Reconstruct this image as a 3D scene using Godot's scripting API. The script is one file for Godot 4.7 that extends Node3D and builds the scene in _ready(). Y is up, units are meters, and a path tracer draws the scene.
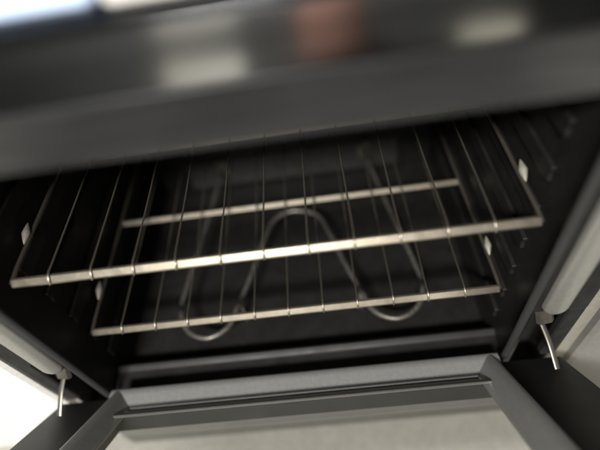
extends Node3D
# A kitchen range with its oven door half open, seen from just above the door: two racks, the heating element and the dark enamel cavity.

const H := 0.61            # height of the upper rack above the kitchen floor
var M := {}

# ------------------------------------------------------------------ helpers
func tag(o: Node, label: String, category: String, group := "") -> void:
	o.set_meta("label", label)
	o.set_meta("category", category)
	if group != "":
		o.set_meta("group", group)

func thing(called: String, at: Vector3, label: String, category: String, group := "") -> Node3D:
	var o := Node3D.new()
	o.name = called
	add_child(o, true)
	o.position = at
	tag(o, label, category, group)
	return o

func structure(called: String, m: Mesh, mat: Material, at: Vector3) -> MeshInstance3D:
	var o := MeshInstance3D.new()
	o.name = called
	o.mesh = m
	o.material_override = mat
	add_child(o, true)
	o.position = at
	o.set_meta("kind", "structure")
	return o

# at is given in world axes for a parent that is not turned; the parent's own place is taken off
func part(parent: Node3D, called: String, m: Mesh, mat: Material, at: Vector3, turn := Vector3.ZERO) -> MeshInstance3D:
	var o := MeshInstance3D.new()
	o.name = called
	o.mesh = m
	o.material_override = mat
	parent.add_child(o, true)
	var off := Vector3.ZERO
	var p: Node = parent
	while p is Node3D and p != self:
		off += p.position
		p = p.get_parent()
	o.position = at - off
	o.rotation_degrees = turn
	return o

func local_part(parent: Node3D, called: String, m: Mesh, mat: Material, at := Vector3.ZERO, turn := Vector3.ZERO) -> MeshInstance3D:
	var o := MeshInstance3D.new()
	o.name = called
	o.mesh = m
	o.material_override = mat
	parent.add_child(o, true)
	o.position = at
	o.rotation_degrees = turn
	return o

func quad(st: SurfaceTool, a: Vector3, b: Vector3, c: Vector3, d: Vector3) -> void:
	for v in [a, b, c, a, c, d]:
		st.add_vertex(v)

# a closed outline in the (z, y) plane, drawn out along x; smooth turns shading over the corners on
func extrude_x(outline: PackedVector2Array, x0: float, x1: float) -> ArrayMesh:
	var st := SurfaceTool.new()
	st.begin(Mesh.PRIMITIVE_TRIANGLES)
	st.set_smooth_group(-1)
	var pts := outline
	if not Geometry2D.is_polygon_clockwise(pts):
		pts.reverse()
	var n := pts.size()
	for i in n:
		var p := pts[i]
		var q := pts[(i + 1) % n]
		quad(st, Vector3(x0, p.y, p.x), Vector3(x0, q.y, q.x), Vector3(x1, q.y, q.x), Vector3(x1, p.y, p.x))
	var tri := Geometry2D.triangulate_polygon(pts)
	for k in range(0, tri.size(), 3):
		var a := pts[tri[k]]
		var b := pts[tri[k + 1]]
		var c := pts[tri[k + 2]]
		for v in [a, b, c]:
			st.add_vertex(Vector3(x0, v.y, v.x))
		for v in [a, c, b]:
			st.add_vertex(Vector3(x1, v.y, v.x))
	st.generate_normals()
	return st.commit()

# round the corners of an outline
func rounded(outline: PackedVector2Array, r: float, steps := 4) -> PackedVector2Array:
	var out := PackedVector2Array()
	var n := outline.size()
	for i in n:
		var p := outline[i]
		var a := outline[(i + n - 1) % n] - p
		var b := outline[(i + 1) % n] - p
		var k := minf(r, minf(a.length(), b.length()) * 0.45)
		var s := p + a.normalized() * k
		var e := p + b.normalized() * k
		for j in steps + 1:
			var t := float(j) / steps
			out.append(s.lerp(p, t).lerp(p.lerp(e, t), t))
	return out

func rbox(size: Vector3, r := 0.002) -> ArrayMesh:
	# a box with rounded long edges and chamfered ends, drawn out along its x
	var h := size * 0.5
	var st := SurfaceTool.new()
	st.begin(Mesh.PRIMITIVE_TRIANGLES)
	st.set_smooth_group(-1)
	var k := minf(r, minf(h.x, minf(h.y, h.z)) * 0.9)
	var c := [h - Vector3(k, k, k), h]
	# six faces, twelve edge strips, eight corners of a chamfered box
	var cx: float = h.x - k
	var cy: float = h.y - k
	var cz: float = h.z - k
	for s in [-1.0, 1.0]:
		_face(st, Vector3(s * h.x, -cy, -cz), Vector3(s * h.x, cy, -cz), Vector3(s * h.x, cy, cz), Vector3(s * h.x, -cy, cz), Vector3(s, 0, 0))
		_face(st, Vector3(-cx, s * h.y, -cz), Vector3(cx, s * h.y, -cz), Vector3(cx, s * h.y, cz), Vector3(-cx, s * h.y, cz), Vector3(0, s, 0))
		_face(st, Vector3(-cx, -cy, s * h.z), Vector3(cx, -cy, s * h.z), Vector3(cx, cy, s * h.z), Vector3(-cx, cy, s * h.z), Vector3(0, 0, s))
		for t in [-1.0, 1.0]:
			_face(st, Vector3(s * h.x, t * cy, -cz), Vector3(s * h.x, t * cy, cz), Vector3(s * cx, t * h.y, cz), Vector3(s * cx, t * h.y, -cz), Vector3(s, t, 0))
			_face(st, Vector3(s * h.x, -cy, t * cz), Vector3(s * h.x, cy, t * cz), Vector3(s * cx, cy, t * h.z), Vector3(s * cx, -cy, t * h.z), Vector3(s, 0, t))
			_face(st, Vector3(-cx, s * h.y, t * cz), Vector3(cx, s * h.y, t * cz), Vector3(cx, s * cy, t * h.z), Vector3(-cx, s * cy, t * h.z), Vector3(0, s, t))
			for u in [-1.0, 1.0]:
				_tri(st, Vector3(s * h.x, t * cy, u * cz), Vector3(s * cx, t * h.y, u * cz), Vector3(s * cx, t * cy, u * h.z), Vector3(s, t, u))
	st.generate_normals()
	return st.commit()

func _tri(st: SurfaceTool, a: Vector3, b: Vector3, c: Vector3, outwards: Vector3) -> void:
	if (b - a).cross(c - a).dot(outwards) > 0.0:
		var s := b
		b = c
		c = s
	for v in [a, b, c]:
		st.add_vertex(v)

func _face(st: SurfaceTool, a: Vector3, b: Vector3, c: Vector3, d: Vector3, outwards: Vector3) -> void:
	_tri(st, a, b, c, outwards)
	_tri(st, a, c, d, outwards)

# a bent rod through the points
func tube(pts: PackedVector3Array, r: float, sides := 10, flat := 1.0) -> ArrayMesh:
	var st := SurfaceTool.new()
	st.begin(Mesh.PRIMITIVE_TRIANGLES)
	st.set_smooth_group(0)
	var rings := []
	var n := pts.size()
	var up := Vector3.UP
	for i in n:
		var d := (pts[mini(i + 1, n - 1)] - pts[maxi(i - 1, 0)]).normalized()
		if i == 0 and absf(d.dot(up)) > 0.9:
			up = Vector3.RIGHT
		var side := d.cross(up).normalized()
		up = side.cross(d).normalized()
		var ring := PackedVector3Array()
		for k in sides:
			var a := TAU * k / sides
			ring.append(pts[i] + side * cos(a) * r + up * sin(a) * r * flat)
		rings.append(ring)
	for i in n - 1:
		for k in sides:
			var l := (k + 1) % sides
			quad(st, rings[i][k], rings[i + 1][k], rings[i + 1][l], rings[i][l])
	st.set_smooth_group(-1)
	for k in range(1, sides - 1):
		for v in [rings[0][0], rings[0][k], rings[0][k + 1]]:
			st.add_vertex(v)
		for v in [rings[n - 1][0], rings[n - 1][k + 1], rings[n - 1][k]]:
			st.add_vertex(v)
	st.generate_normals()
	return st.commit()

# a smooth curve through points
func curve_through(ctrl: PackedVector3Array, per := 10) -> PackedVector3Array:
	var out := PackedVector3Array()
	var n := ctrl.size()
	for i in n - 1:
		for j in per:
			out.append(ctrl[i].cubic_interpolate(ctrl[i + 1], ctrl[maxi(i - 1, 0)], ctrl[mini(i + 2, n - 1)], float(j) / per))
	out.append(ctrl[n - 1])
	return out

# a bead that tapers to both ends, lying along z
func spindle(r: float, length: float) -> ArrayMesh:
	var prof := PackedVector2Array()
	for i in 9:
		var t := i / 8.0
		prof.append(Vector2(r * pow(1.0 - absf(2.0 * t - 1.0), 0.75) + 0.0002, (t - 0.5) * length))
	var m := lathe(prof, 12)
	var st := SurfaceTool.new()
	st.begin(Mesh.PRIMITIVE_TRIANGLES)
	st.append_from(m, 0, Transform3D(Basis(Vector3.RIGHT, PI / 2), Vector3.ZERO))
	return st.commit()

func lathe(profile: PackedVector2Array, sides := 40) -> ArrayMesh:
	var st := SurfaceTool.new()
	st.begin(Mesh.PRIMITIVE_TRIANGLES)
	st.set_smooth_group(0)
	for i in profile.size() - 1:
		var p := profile[i]
		var q := profile[i + 1]
		for k in sides:
			var a := TAU * k / sides
			var b := TAU * (k + 1) / sides
			quad(st, Vector3(p.x * cos(a), p.y, p.x * sin(a)), Vector3(p.x * cos(b), p.y, p.x * sin(b)), Vector3(q.x * cos(b), q.y, q.x * sin(b)), Vector3(q.x * cos(a), q.y, q.x * sin(a)))
	st.generate_normals()
	return st.commit()

# ------------------------------------------------------------------ textures and materials
func noise_image(seed_: int, freq: float, lo: float, hi: float, octaves := 4, w := 512, h := 512, stretch := Vector2.ONE) -> Image:
	var f := FastNoiseLite.new()
	f.seed = seed_
	f.frequency = freq
	f.fractal_octaves = octaves
	var img := Image.create(w, h, false, Image.FORMAT_RGB8)
	for y in h:
		for x in w:
			# walked round a torus so that the edges meet
			var a := TAU * x / w
			var b := TAU * y / h
			var v := f.get_noise_3d((cos(a) + 3.0) * 60.0 * stretch.x, sin(a) * 60.0 * stretch.x + cos(b) * 60.0 * stretch.y, sin(b) * 60.0 * stretch.y)
			v = lerpf(lo, hi, clampf(v * 0.9 + 0.5, 0.0, 1.0))
			img.set_pixel(x, y, Color(v, v, v))
	return img

func tex(img: Image) -> ImageTexture:
	img.generate_mipmaps()
	return ImageTexture.create_from_image(img)

func mat(color: Color, rough: float, metal := 0.0, spec := 0.5) -> StandardMaterial3D:
	var m := StandardMaterial3D.new()
	m.albedo_color = color
	m.roughness = rough
	m.metallic = metal
	m.metallic_specular = spec
	return m

func worn(m: StandardMaterial3D, albedo: Texture2D, rough: Texture2D, scale: Vector3) -> StandardMaterial3D:
	m.uv1_triplanar = true
	m.uv1_world_triplanar = true
	m.uv1_scale = scale
	if albedo:
		m.albedo_texture = albedo
	if rough:
		m.roughness_texture = rough
		m.roughness_texture_channel = BaseMaterial3D.TEXTURE_CHANNEL_RED
	return m

func make_materials() -> void:
	var mottled := tex(noise_image(3, 0.03, 0.84, 1.0, 5, 384, 384))
	var smear := tex(noise_image(8, 0.02, 0.75, 1.0, 4, 384, 384))
	var brushed := tex(noise_image(21, 0.05, 0.72, 1.0, 3, 384, 384, Vector2(0.15, 3.0)))
	var fine := tex(noise_image(31, 0.12, 0.93, 1.0, 3, 384, 384))
	var scale := tex(noise_image(44, 0.09, 0.45, 1.0, 5, 384, 384))
	M.enamel = worn(mat(Color(0.12, 0.117, 0.112), 0.55, 0.0, 0.4), mottled, smear, Vector3(3, 3, 3))
	M.rear = worn(mat(Color(0.24, 0.235, 0.226), 0.45), mottled, smear, Vector3(3, 3, 3))
	M.fascia = worn(mat(Color(0.44, 0.445, 0.455), 0.14, 1.0), brushed, smear, Vector3(1.5, 1.5, 1.5))
	M.fascia_low = worn(mat(Color(0.42, 0.423, 0.43), 0.38, 0.85), brushed, smear, Vector3(1.5, 1.5, 1.5))
	M.rack = worn(mat(Color(0.66, 0.625, 0.565), 0.36, 0.9), fine, smear, Vector3(9, 9, 9))
	M.element = worn(mat(Color(0.58, 0.56, 0.53), 0.42, 0.6), scale, null, Vector3(6, 6, 6))
	M.ceramic = worn(mat(Color(0.42, 0.40, 0.34), 0.6), mottled, null, Vector3(6, 6, 6))
	M.trim = worn(mat(Color(0.58, 0.575, 0.55), 0.38, 0.4), fine, null, Vector3(4, 4, 4))
	M.gasket = worn(mat(Color(0.175, 0.175, 0.172), 0.85), fine, null, Vector3(12, 12, 12))
	M.door_black = worn(mat(Color(0.15, 0.15, 0.148), 0.5, 0.0, 0.4), mottled, smear, Vector3(3, 3, 3))
	M.door_edge = worn(mat(Color(0.36, 0.355, 0.34), 0.35, 0.3), fine, smear, Vector3(4, 4, 4))
	M.door_grey = worn(mat(Color(0.60, 0.60, 0.59), 0.4, 0.4), fine, null, Vector3(4, 4, 4))
	M.steel = worn(mat(Color(0.74, 0.72, 0.67), 0.36, 0.45), fine, null, Vector3(9, 9, 9))
	M.hinge = worn(mat(Color(0.50, 0.485, 0.45), 0.38, 0.75), mottled, smear, Vector3(9, 9, 9))
	M.black = worn(mat(Color(0.16, 0.157, 0.15), 0.8, 0.0, 0.3), mottled, smear, Vector3(3, 3, 3))
	M.cooktop = mat(Color(0.1, 0.1, 0.1), 0.12)
	M.white = worn(mat(Color(0.93, 0.92, 0.90), 0.45), fine, null, Vector3(2, 2, 2))
	M.cream = worn(mat(Color(0.56, 0.545, 0.50), 0.5), fine, null, Vector3(2, 2, 2))
	M.beige = worn(mat(Color(0.47, 0.46, 0.445), 0.5), fine, null, Vector3(2, 2, 2))
	M.floor = worn(mat(Color(0.76, 0.75, 0.71), 0.5), fine, null, Vector3(1.1, 1.1, 1.1))
	M.wall = mat(Color(0.40, 0.40, 0.39), 0.9)
	M.frame = mat(Color(0.42, 0.42, 0.41), 0.6)
	M.blind = mat(Color(0.40, 0.40, 0.39), 0.85)
	M.cloth = worn(mat(Color(0.80, 0.87, 0.98), 0.9), fine, null, Vector3(8, 8, 8))
	M.dish = mat(Color(0.96, 0.95, 0.93), 0.3)
	M.glass = mat(Color(0.7, 0.72, 0.7, 0.12), 0.03)
	var film := noise_image(52, 0.035, 0.0, 1.0, 5, 384, 384)
	var film_rgba := Image.create(384, 384, false, Image.FORMAT_RGBA8)
	for y in 384:
		for x in 384:
			var v := film.get_pixel(x, y).r
			film_rgba.set_pixel(x, y, Color(0.8, 0.78, 0.72, 0.11 + 0.02 * smoothstep(0.3, 0.9, v)))
	worn(M.glass, tex(film_rgba), null, Vector3(3, 3, 3))
	M.glass.albedo_color = Color(0.8, 0.8, 0.78, 1.0)
	M.glass.transparency = BaseMaterial3D.TRANSPARENCY_ALPHA
	M.glow_pane = mat(Color(0.9, 0.9, 0.88), 0.3)
	M.glow_pane.emission_enabled = true
	M.glow_pane.emission = Color(1.0, 0.95, 0.82)
	M.glow_pane.emission_energy_multiplier = 2.4  # glow of the added panes, seen as patches in the fascia
	M.ceiling = mat(Color(0.7, 0.7, 0.69), 0.9)
	M.diffuser = mat(Color(0.95, 0.94, 0.9), 0.6)
	M.diffuser.emission_enabled = true
	M.diffuser.emission = Color(1.0, 0.992, 0.975)
	M.diffuser.emission_energy_multiplier = 2.0
	M.shade = mat(Color(0.62, 0.45, 0.38), 0.8)
	M.shade.emission_enabled = true
	M.shade.emission = Color(0.72, 0.57, 0.51)
	M.shade.emission_energy_multiplier = 0.26  # added glow, set only for the reddish patch in the fascia

# ------------------------------------------------------------------ builders
func rack_wires(root: Node3D, count: int, width: float, y: float, z_front: float, z_back: float, seed_: int) -> void:
	# four rods, each a little differently bent, with a thicker weld where they fold over the front rail
	var rng := RandomNumberGenerator.new()
	rng.seed = seed_
	var rods := []
	for k in 4:
		var pts := PackedVector3Array()
		var sag := rng.randf_range(0.0003, 0.0016)
		var sway := rng.randf_range(-0.0016, 0.0016)
		for i in 9:
			var t := i / 8.0
			pts.append(Vector3(sway * sin(PI * t) + 0.0004 * sin(7.0 * t + k), 0.0065 - sag * sin(TAU * t) * sin(TAU * t), lerpf(z_back - z_front, -0.012, t)))
		pts.append_array(PackedVector3Array([Vector3(0, 0.0066, -0.0045), Vector3(0, 0.0045, 0.0008), Vector3(0, 0.0008, 0.0044), Vector3(0, -0.0026, 0.0066)]))
		rods.append(tube(pts, 0.00115, 8))
	for i in count:
		var x := -width * 0.5 + width * (i + 1) / (count + 1) + rng.randf_range(-0.0007, 0.0007)
		part(root, "wire", rods[rng.randi() % 4], M.rack, Vector3(x, y, z_front))

func make_rack(y: float, z_front: float, label: String) -> Node3D:
	var w := 0.585
	var z_back := z_front - 0.42
	var root := thing("oven_rack", Vector3(0, y, z_front - 0.21), label, "oven rack", "racks in the oven")
	# flat front rail, leaning back so that it faces up and out
	var rail := rbox(Vector3(w, 0.0115, 0.0045), 0.0019)
	part(root, "front_rail", rail, M.rack, Vector3(0, y - 0.001, z_front), Vector3(-42, 0, 0))
	part(root, "cross_bar", rbox(Vector3(w, 0.0115, 0.004), 0.0016), M.rack, Vector3(0, y - 0.004, z_front - 0.21), Vector3(-34, 0, 0))
	part(root, "back_rail", rail, M.rack, Vector3(0, y - 0.001, z_back), Vector3(-20, 0, 0))
	for s in [-1.0, 1.0]:
		var x: float = s * w * 0.5
		part(root, "side_rail", tube(PackedVector3Array([Vector3(x, y, z_back), Vector3(x, y, z_front - 0.11), Vector3(x, y, z_front - 0.02), Vector3(x, y - 0.002, z_front)]), 0.0026, 8), M.rack, Vector3.ZERO)
		# small welded bead on the side rail that keeps the rack from tipping
		part(root, "stop_bead", spindle(0.0048, 0.032), M.steel, Vector3(x + s * 0.003, y + 0.005, z_front - 0.069), Vector3(8, s * -6.0, 0))
	rack_wires(root, 11, w, y, z_front, z_back, 7 + int(y * 100.0))
	return root

func make_standin_window(x0: float, x1: float, lower_top: float, upper_from: float, top: float, label: String) -> void:
	var z := 2.2
	var root := thing("standin_window", Vector3((x0 + x1) * 0.5, H + 0.28, z + 0.03), label, "window")  # unseen stand-in, added for the bright patches mirrored in the fascia
	var b := 0.03
	var y0 := H + 0.28
	part(root, "sill", rbox(Vector3(x1 - x0 + 0.1, 0.02, 0.08), 0.004), M.frame, Vector3((x0 + x1) * 0.5, y0 - 0.005, z - 0.01))
	for x in [x0 - b * 0.5, x1 + b * 0.5]:
		part(root, "jamb", rbox(Vector3(b, top - 0.28, 0.05), 0.003), M.frame, Vector3(x, H + (top + 0.28) * 0.5, z))
	part(root, "head", rbox(Vector3(x1 - x0 + 2 * b, b, 0.05), 0.003), M.frame, Vector3((x0 + x1) * 0.5, H + top + b * 0.5, z))
	part(root, "glow_pane", rbox(Vector3(x1 - x0, lower_top - 0.29, 0.006), 0.001), M.glow_pane, Vector3((x0 + x1) * 0.5, H + (lower_top + 0.29) * 0.5, z + 0.01))
	part(root, "blind", rbox(Vector3(x1 - x0, upper_from - lower_top, 0.02), 0.003), M.blind, Vector3((x0 + x1) * 0.5, H + (lower_top + upper_from) * 0.5, z + 0.005))  # added cover that trims the glow to the mirrored patch
	if top - upper_from > 0.02:
		part(root, "glow_pane", rbox(Vector3(x1 - x0, top - upper_from, 0.006), 0.001), M.glow_pane, Vector3((x0 + x1) * 0.5, H + (top + upper_from) * 0.5, z + 0.01))

func make_cabinet(s: float, inset: float, face: Material, panel: Material, label: String) -> void:
	var x_in := s * 0.380
	var x_out := s * 1.0
	var xc := (x_in + x_out) * 0.5
	var root := thing("base_cabinet", Vector3(xc, 0, -0.3), label, "cabinet")
	var w := absf(x_out - x_in)
	part(root, "carcass", rbox(Vector3(w, 0.77, 0.59), 0.003), face, Vector3(xc, 0.485, -0.308))
	part(root, "plinth", rbox(Vector3(w, 0.098, 0.5), 0.002), M.black, Vector3(xc, 0.05, -0.33))
	part(root, "cabinet_door", rbox(Vector3(w - inset * 2, 0.72, 0.02), 0.005), panel, Vector3(xc, 0.485, -0.008))
	part(root, "worktop", rbox(Vector3(w, 0.035, 0.62), 0.005), M.beige, Vector3(xc, 0.89, -0.3))

func make_element(range_root: Node3D) -> void:
	var y := H - 0.282
	var half := [Vector3(-0.155, y + 0.006, -0.494), Vector3(-0.160, y, -0.44), Vector3(-0.178, y, -0.32), Vector3(-0.200, y, -0.185), Vector3(-0.204, y, -0.135), Vector3(-0.186, y, -0.096), Vector3(-0.152, y, -0.081), Vector3(-0.118, y, -0.098), Vector3(-0.102, y, -0.138), Vector3(-0.080, y, -0.20), Vector3(-0.060, y, -0.268), Vector3(-0.038, y, -0.320), Vector3(0.0, y, -0.338)]
	var ctrl := PackedVector3Array(half)
	for i in range(half.size() - 2, -1, -1):
		var p: Vector3 = half[i]
		ctrl.append(Vector3(-p.x + 0.008, p.y, p.z))
	var e := part(range_root, "heating_element", tube(curve_through(ctrl, 7), 0.0042, 12), M.element, Vector3.ZERO)
	for s in [-1.0, 1.0]:
		local_part(e, "terminal_bracket", rbox(Vector3(0.026, 0.04, 0.006), 0.002), M.ceramic, Vector3(s * 0.157 + 0.004, y + 0.006, -0.4885))
		# wire foot that carries the loop above the oven floor
		var f := PackedVector3Array([Vector3(s * 0.105 + 0.004, y - 0.0595, -0.14), Vector3(s * 0.104 + 0.004, y - 0.003, -0.141)])
		local_part(e, "foot", tube(f, 0.0016, 6), M.steel)

func make_range() -> Node3D:
	var r := thing("oven_range", Vector3(0, 0, -0.3), "dark grey kitchen range with its black oven standing open", "range")
	# --- cavity
	var floor_y := H - 0.34
	var ceil_y := H + 0.198
	var zb := -0.495
	var hc := (floor_y + ceil_y) * 0.5
	part(r, "cavity_floor", rbox(Vector3(0.62, 0.012, 0.5), 0.002), M.enamel, Vector3(0, floor_y - 0.006, -0.25))
	part(r, "cavity_ceiling", rbox(Vector3(0.62, 0.012, 0.5), 0.002), M.enamel, Vector3(0, ceil_y + 0.006, -0.25))
	var rear := part(r, "rear_wall", rbox(Vector3(0.62, ceil_y - floor_y, 0.012), 0.002), M.enamel, Vector3(0, hc, zb - 0.006))
	part(rear, "rear_panel", rbox(Vector3(0.472, 0.078, 0.008), 0.003), M.rear, Vector3(0, H - 0.297, zb + 0.001))
	for s in [-1.0, 1.0]:
		var wall := part(r, "side_wall", rbox(Vector3(0.012, ceil_y - floor_y, 0.49), 0.002), M.enamel, Vector3(s * 0.311, hc, -0.25))
		for i in 7:
			var gy := H + 0.108 - 0.0583 * i
			# pressed ridge that a rack slides on: a long low bead with rounded ends
			var bead := PackedVector2Array([Vector2(0.004, -0.011), Vector2(0.0, 0.0), Vector2(0.004, 0.009), Vector2(-0.4, 0.009), Vector2(-0.405, 0.0), Vector2(-0.4, -0.011)])
			var xi: float = 0.3 if s > 0 else -0.306
			part(wall, "rack_guide", extrude_x(rounded(bead, 0.004), xi, xi + 0.006), M.enamel, Vector3(0, gy - 0.014, -0.062))
	# --- front frame round the opening
	for s in [-1.0, 1.0]:
		part(r, "front_frame", rbox(Vector3(0.071, 0.405, 0.012), 0.002), M.black, Vector3(s * 0.3405, H + 0.0525, -0.007))
		part(r, "front_trim", trim_strip(0.030, 0.011, 0.36), M.trim, Vector3(0.3295 if s > 0 else -0.322, H + (0.036 if s > 0 else 0.012), 0.0))
		# hinge pocket below the trim: bracket, rivet and the bent arm that reaches to the door
		var hb := part(r, "hinge_bracket", rbox(Vector3(0.022, 0.034, 0.010), 0.004), M.hinge, Vector3(s * 0.331, H - (0.170 if s > 0 else 0.190), -0.008), Vector3(-18, 0, s * 12.0))
		part(hb, "rivet", lathe(PackedVector2Array([Vector2(0.0, 0.003), Vector2(0.003, 0.0025), Vector2(0.0042, 0.001), Vector2(0.0042, -0.004)]), 14), M.black, Vector3(s * 0.339, H - (0.151 if s > 0 else 0.171), 0.003), Vector3(90, 0, 0))
		part(r, "hinge_arm", tube(curve_through(PackedVector3Array([Vector3(s * 0.338, H - 0.205, -0.034), Vector3(s * 0.3425, H - 0.213, -0.012), Vector3(s * 0.3455, H - 0.222, 0.012), Vector3(s * 0.3475, H - 0.236, 0.040)]), 6), 0.0038, 12, 0.4), M.hinge, Vector3.ZERO)
		part(r, "frame_leg", rbox(Vector3(0.022, 0.136, 0.012), 0.002), M.black, Vector3(s * 0.365, H - 0.2195, -0.0074))
		part(r, "hinge_pocket", rbox(Vector3(0.062, 0.25, 0.008), 0.002), M.black, Vector3(s * 0.344, H - 0.285, -0.06))
		part(r, "door_seal", tube(PackedVector3Array([Vector3(s * 0.2985, H + 0.185, 0.002), Vector3(s * 0.2985, H - 0.12, 0.002), Vector3(s * 0.2985, H - 0.27, 0.002)]), 0.005, 10), M.gasket, Vector3.ZERO)
		part(r, "side_panel", rbox(Vector3(0.004, 0.80, 0.585), 0.001), M.black, Vector3(s * 0.3762, 0.495, -0.305))
	part(r, "sill", extrude_x(rounded(PackedVector2Array([Vector2(-0.062, floor_y - 0.012), Vector2(-0.055, H - 0.293), Vector2(-0.050, H - 0.290), Vector2(-0.044, H - 0.296), Vector2(0.0, H - 0.300), Vector2(0.0, floor_y - 0.03), Vector2(-0.06, floor_y - 0.03)]), 0.004), -0.3045, 0.3045), M.enamel, Vector3.ZERO)
	# --- panels above the opening
	var lower := PackedVector2Array([Vector2(0.010, 0.8085), Vector2(0.0270, 0.8085), Vector2(0.0285, 0.8125), Vector2(0.0278, 0.8155), Vector2(0.0270, 0.8545), Vector2(0.010, 0.8545)])
	part(r, "lower_fascia", extrude_x(rounded(lower, 0.002), -0.378, 0.378), M.fascia_low, Vector3.ZERO)
	var upper := PackedVector2Array([Vector2(0.006, 0.8552), Vector2(0.0288, 0.8552), Vector2(0.0185, 0.8900), Vector2(0.012, 0.8945), Vector2(-0.012, 0.895), Vector2(-0.012, 0.866)])
	part(r, "upper_fascia", extrude_x(rounded(upper, 0.0006), -0.378, 0.378), M.fascia, Vector3.ZERO)
	part(r, "cooktop", rbox(Vector3(0.752, 0.02, 0.575), 0.004), M.cooktop, Vector3(0, 0.883, -0.302))
	part(r, "body", rbox(Vector3(0.744, 0.058, 0.56), 0.002), M.black, Vector3(0, 0.842, -0.275))
	part(r, "drawer_front", rbox(Vector3(0.744, 0.17, 0.02), 0.004), M.fascia, Vector3(0, 0.165, -0.006))
	part(r, "plinth", rbox(Vector3(0.744, 0.07, 0.5), 0.002), M.black, Vector3(0, 0.036, -0.32))
	part(r, "lower_body", rbox(Vector3(0.744, 0.17, 0.54), 0.002), M.black, Vector3(0, 0.16, -0.29))
	make_element(r)
	make_door(r)
	return r

# upright half-round strip whose lower end is rounded off
func trim_strip(w: float, d: float, h: float) -> ArrayMesh:
	var st := SurfaceTool.new()
	st.begin(Mesh.PRIMITIVE_TRIANGLES)
	st.set_smooth_group(0)
	var rows := []
	for v in [0.0, 0.0008, 0.003, 0.006, 0.010, 0.015, 0.08, h]:
		var k := sqrt(maxf(0.0, 1.0 - pow(1.0 - minf(v / 0.015, 1.0), 2.0)))
		var row := PackedVector3Array()
		for i in 13:
			var a := PI * i / 12.0
			var c := cos(a)
			var z := pow(maxf(sin(a), 0.0), 0.55)
			row.append(Vector3(-c * w * 0.5 * maxf(k, 0.02), v - h * 0.5, z * d * (0.35 + 0.65 * k)))
		rows.append(row)
	for r in rows.size() - 1:
		for i in 12:
			quad(st, rows[r][i], rows[r + 1][i], rows[r + 1][i + 1], rows[r][i + 1])
	st.generate_normals()
	return st.commit()

func make_door(r: Node3D) -> void:
	var tilt := 44.0
	var d := Node3D.new()
	d.name = "oven_door"
	r.add_child(d, true)
	d.position = Vector3(0, H - 0.276, 0.004) - r.position
	d.rotation_degrees = Vector3(-tilt, 0, 0)
	d.set_meta("label", "half open oven door with grey edged glass window")
	# door axes: z runs from the hinge to the handle, y towards the oven
	var x := 0.378
	var x_in := 0.262
	# the outer shell as four rails round the window
	local_part(d, "door_rail", rbox(Vector3(2 * x_in - 0.001, 0.022, 0.062), 0.002), M.door_black, Vector3(0, -0.013, 0.032))
	local_part(d, "door_rail", rbox(Vector3(2 * x_in - 0.001, 0.03, 0.10), 0.002), M.door_black, Vector3(0, -0.017, 0.4497))
	for s in [-1.0, 1.0]:
		local_part(d, "door_stile", rbox(Vector3(x - x_in, 0.03, 0.4987), 0.004), M.door_black, Vector3(s * (x + x_in) * 0.5, -0.017, 0.25035))
	# inner liner: a raised frame
	var lin := rounded(PackedVector2Array([Vector2(0.006, -0.004), Vector2(0.007, 0.010), Vector2(0.014, 0.018), Vector2(0.024, 0.015), Vector2(0.040, 0.002), Vector2(0.044, -0.004)]), 0.012, 6)
	local_part(d, "liner_rail", extrude_x(lin, -0.284, 0.284), M.door_grey)
	for s in [-1.0, 1.0]:
		# side runs of the raised liner: the same rounded section, turned to run towards the handle
		var side := PackedVector2Array()
		for v in lin:
			side.append(Vector2(s * (0.290 - v.x), v.y))
		local_part(d, "liner_side", extrude_x(side, -0.47, -0.022), M.door_grey, Vector3.ZERO, Vector3(0, 90, 0))
	local_part(d, "inner_glass", rbox(Vector3(2 * x_in + 0.02, 0.004, 0.354), 0.001), M.glass, Vector3(0, 0.001, 0.2312))
	local_part(d, "outer_glass", rbox(Vector3(2 * x_in + 0.02, 0.004, 0.354), 0.001), M.glass, Vector3(0, -0.036, 0.2312))
	local_part(d, "glass_retainer", rbox(Vector3(2 * x_in, 0.004, 0.008), 0.001), M.door_edge, Vector3(0, 0.005, 0.072))
	var hd := local_part(d, "door_handle", tube(PackedVector3Array([Vector3(-0.3, -0.085, 0.46), Vector3(0.3, -0.085, 0.46)]), 0.011, 14), M.trim)
	for s in [-1.0, 1.0]:
		local_part(hd, "handle_post", rbox(Vector3(0.02, 0.045, 0.02), 0.004), M.trim, Vector3(s * 0.27, -0.062, 0.46))

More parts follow.
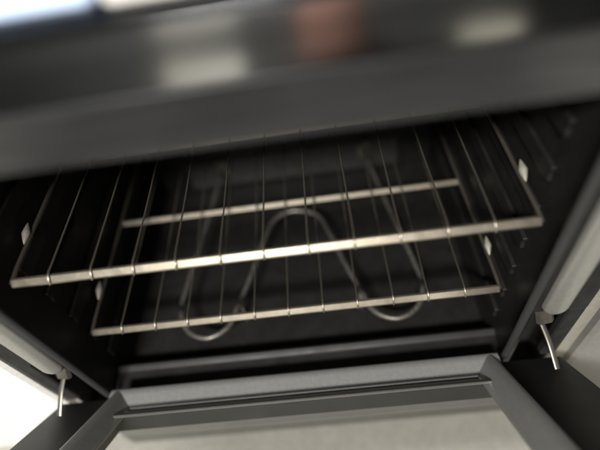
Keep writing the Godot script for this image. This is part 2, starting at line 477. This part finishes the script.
# ------------------------------------------------------------------ scene
func _ready() -> void:
	var cam := Camera3D.new()
	cam.name = "camera"
	add_child(cam)
	cam.position = Vector3(0.079, H + 0.387, 0.261)
	cam.rotation_order = EULER_ORDER_YXZ
	cam.rotation_degrees = Vector3(-49.84, 6.78, -12.2)
	cam.fov = rad_to_deg(2.0 * atan(225.0 / 451.0))
	cam.near = 0.01
	cam.far = 40.0
	var lens := CameraAttributesPhysical.new()
	lens.frustum_focal_length = 50.0
	lens.exposure_aperture = 2.2
	lens.frustum_focus_distance = 0.57
	cam.attributes = lens
	cam.current = true
	# CameraAttributesPhysical takes the field of view from the lens: state it again
	cam.fov = rad_to_deg(2.0 * atan(225.0 / 451.0))

	var we := WorldEnvironment.new()
	we.name = "environment"
	var env := Environment.new()
	env.background_mode = Environment.BG_COLOR
	env.background_color = Color(0.375, 0.38, 0.385)
	env.tonemap_mode = Environment.TONE_MAPPER_LINEAR
	env.tonemap_exposure = 1.0
	env.sdfgi_enabled = true
	env.ssao_enabled = true
	env.ssil_enabled = true
	we.environment = env
	add_child(we)

	# main light, added as an unseen ceiling fixture, behind the viewer and to the left
	var lit := AreaLight3D.new()
	lit.name = "key_light"
	add_child(lit)
	lit.area_size = Vector2(0.6, 0.3)
	lit.position = Vector3(-0.35, H + 1.70, 1.55)
	lit.look_at(Vector3(-0.35, 0, 1.55), Vector3(0, 0, 1))
	lit.light_color = Color(1.0, 0.992, 0.975)
	lit.light_energy = 15.0
	lit.area_range = 8.0
	lit.shadow_enabled = true

	make_materials()

	# --- setting
	structure("floor", rbox(Vector3(5, 0.04, 5), 0.002), M.floor, Vector3(0, -0.02, 0.5))
	structure("ceiling", rbox(Vector3(5, 0.04, 5), 0.002), M.ceiling, Vector3(0, 2.45, 0.5))
	structure("wall", rbox(Vector3(5, 2.6, 0.1), 0.002), M.wall, Vector3(0, 1.3, 2.29))

	# --- things
	make_range()
	make_rack(H, -0.03, "upper oven rack, nearest the viewer, with a bright steel front rail")
	make_rack(H - 0.175, -0.055, "lower oven rack, just above the heating element")
	make_cabinet(-1.0, 0.003, M.white, M.white, "white base cabinet left of the range, toned lighter for the stronger light there")  # whiter paint than on the right carries the stronger light on this side
	make_cabinet(1.0, 0.025, M.cream, M.beige, "cream base cabinet right of the range, toned darker for the weaker light there")  # darker paint than on the left carries the weaker light on this side
	var pale_standin := thing("standin_cloth", Vector3(-0.21, 0.8955, -0.04), "added pale bluish stand-in for the bright strip at the cooktop's front left edge", "pale_standin")  # added slabs, pale blue to give the bright strip above the panel
	for i in 3:
		part(pale_standin, "fold", rbox(Vector3(0.35, 0.012, 0.09), 0.005), M.cloth, Vector3(-0.212 - 0.002 * i, 0.9017 + 0.0121 * i, -0.040 - 0.001 * i))
	var dish := thing("standin_dish", Vector3(0.13, 0.8952, -0.1), "added white stand-in for the bright strip, beside the pale bluish one", "dish")  # added block, white to carry the bright strip further right
	part(dish, "dish_body", rbox(Vector3(0.29, 0.045, 0.20), 0.003), M.dish, Vector3(0.112, 0.9180, -0.097))
	part(dish, "dish_rim", rbox(Vector3(0.305, 0.006, 0.215), 0.0025), M.dish, Vector3(0.113, 0.9433, -0.097))
	var fit := thing("added_ceiling_light", Vector3(-0.35, H + 1.71, 1.55), "unseen flat oblong light added to the ceiling as the main light", "ceiling light")  # unseen fixture added to go with the main light
	part(fit, "light_housing", rbox(Vector3(0.66, 0.105, 0.36), 0.008), M.frame, Vector3(-0.35, 2.377, 1.55))
	part(fit, "light_diffuser", rbox(Vector3(0.6, 0.008, 0.3), 0.003), M.diffuser, Vector3(-0.35, 2.320, 1.55))
	make_standin_window(-0.70, -0.28, 0.46, 0.585, 0.68, "added glowing stand-in for the bright patches mirrored left in the dark panel")
	make_standin_window(0.80, 1.10, 0.41, 1.5, 1.5, "added glowing stand-in for the bright patch mirrored right in the dark panel")
	var lamp := thing("standin_lamp", Vector3(0.18, H + 0.29, 2.05), "added glowing stand-in for the reddish patch mirrored in the dark panel's middle", "lamp")  # added behind the viewer as a guess at the reddish reflection
	part(lamp, "glow_shade", lathe(PackedVector2Array([Vector2(0.165, 0.0), Vector2(0.15, 0.27), Vector2(0.0, 0.275)]), 32), M.shade, Vector3(0.18, H + 0.345, 2.05))
	part(lamp, "lamp_foot", lathe(PackedVector2Array([Vector2(0.0, 0.0), Vector2(0.07, 0.002), Vector2(0.07, 0.012), Vector2(0.012, 0.02), Vector2(0.01, 0.2), Vector2(0.0, 0.2)]), 24), M.frame, Vector3(0.18, H + 0.29, 2.05))
	var counter := thing("kitchen_counter", Vector3(0.2, 0, 1.95), "plain counter standing opposite the range below the added windows", "counter")
	part(counter, "counter_body", rbox(Vector3(3.2, 0.86, 0.46), 0.004), M.beige, Vector3(0.2, 0.43, 2.0))
	part(counter, "counter_top", rbox(Vector3(3.2, 0.04, 0.49), 0.004), M.frame, Vector3(0.2, 0.88, 1.99))
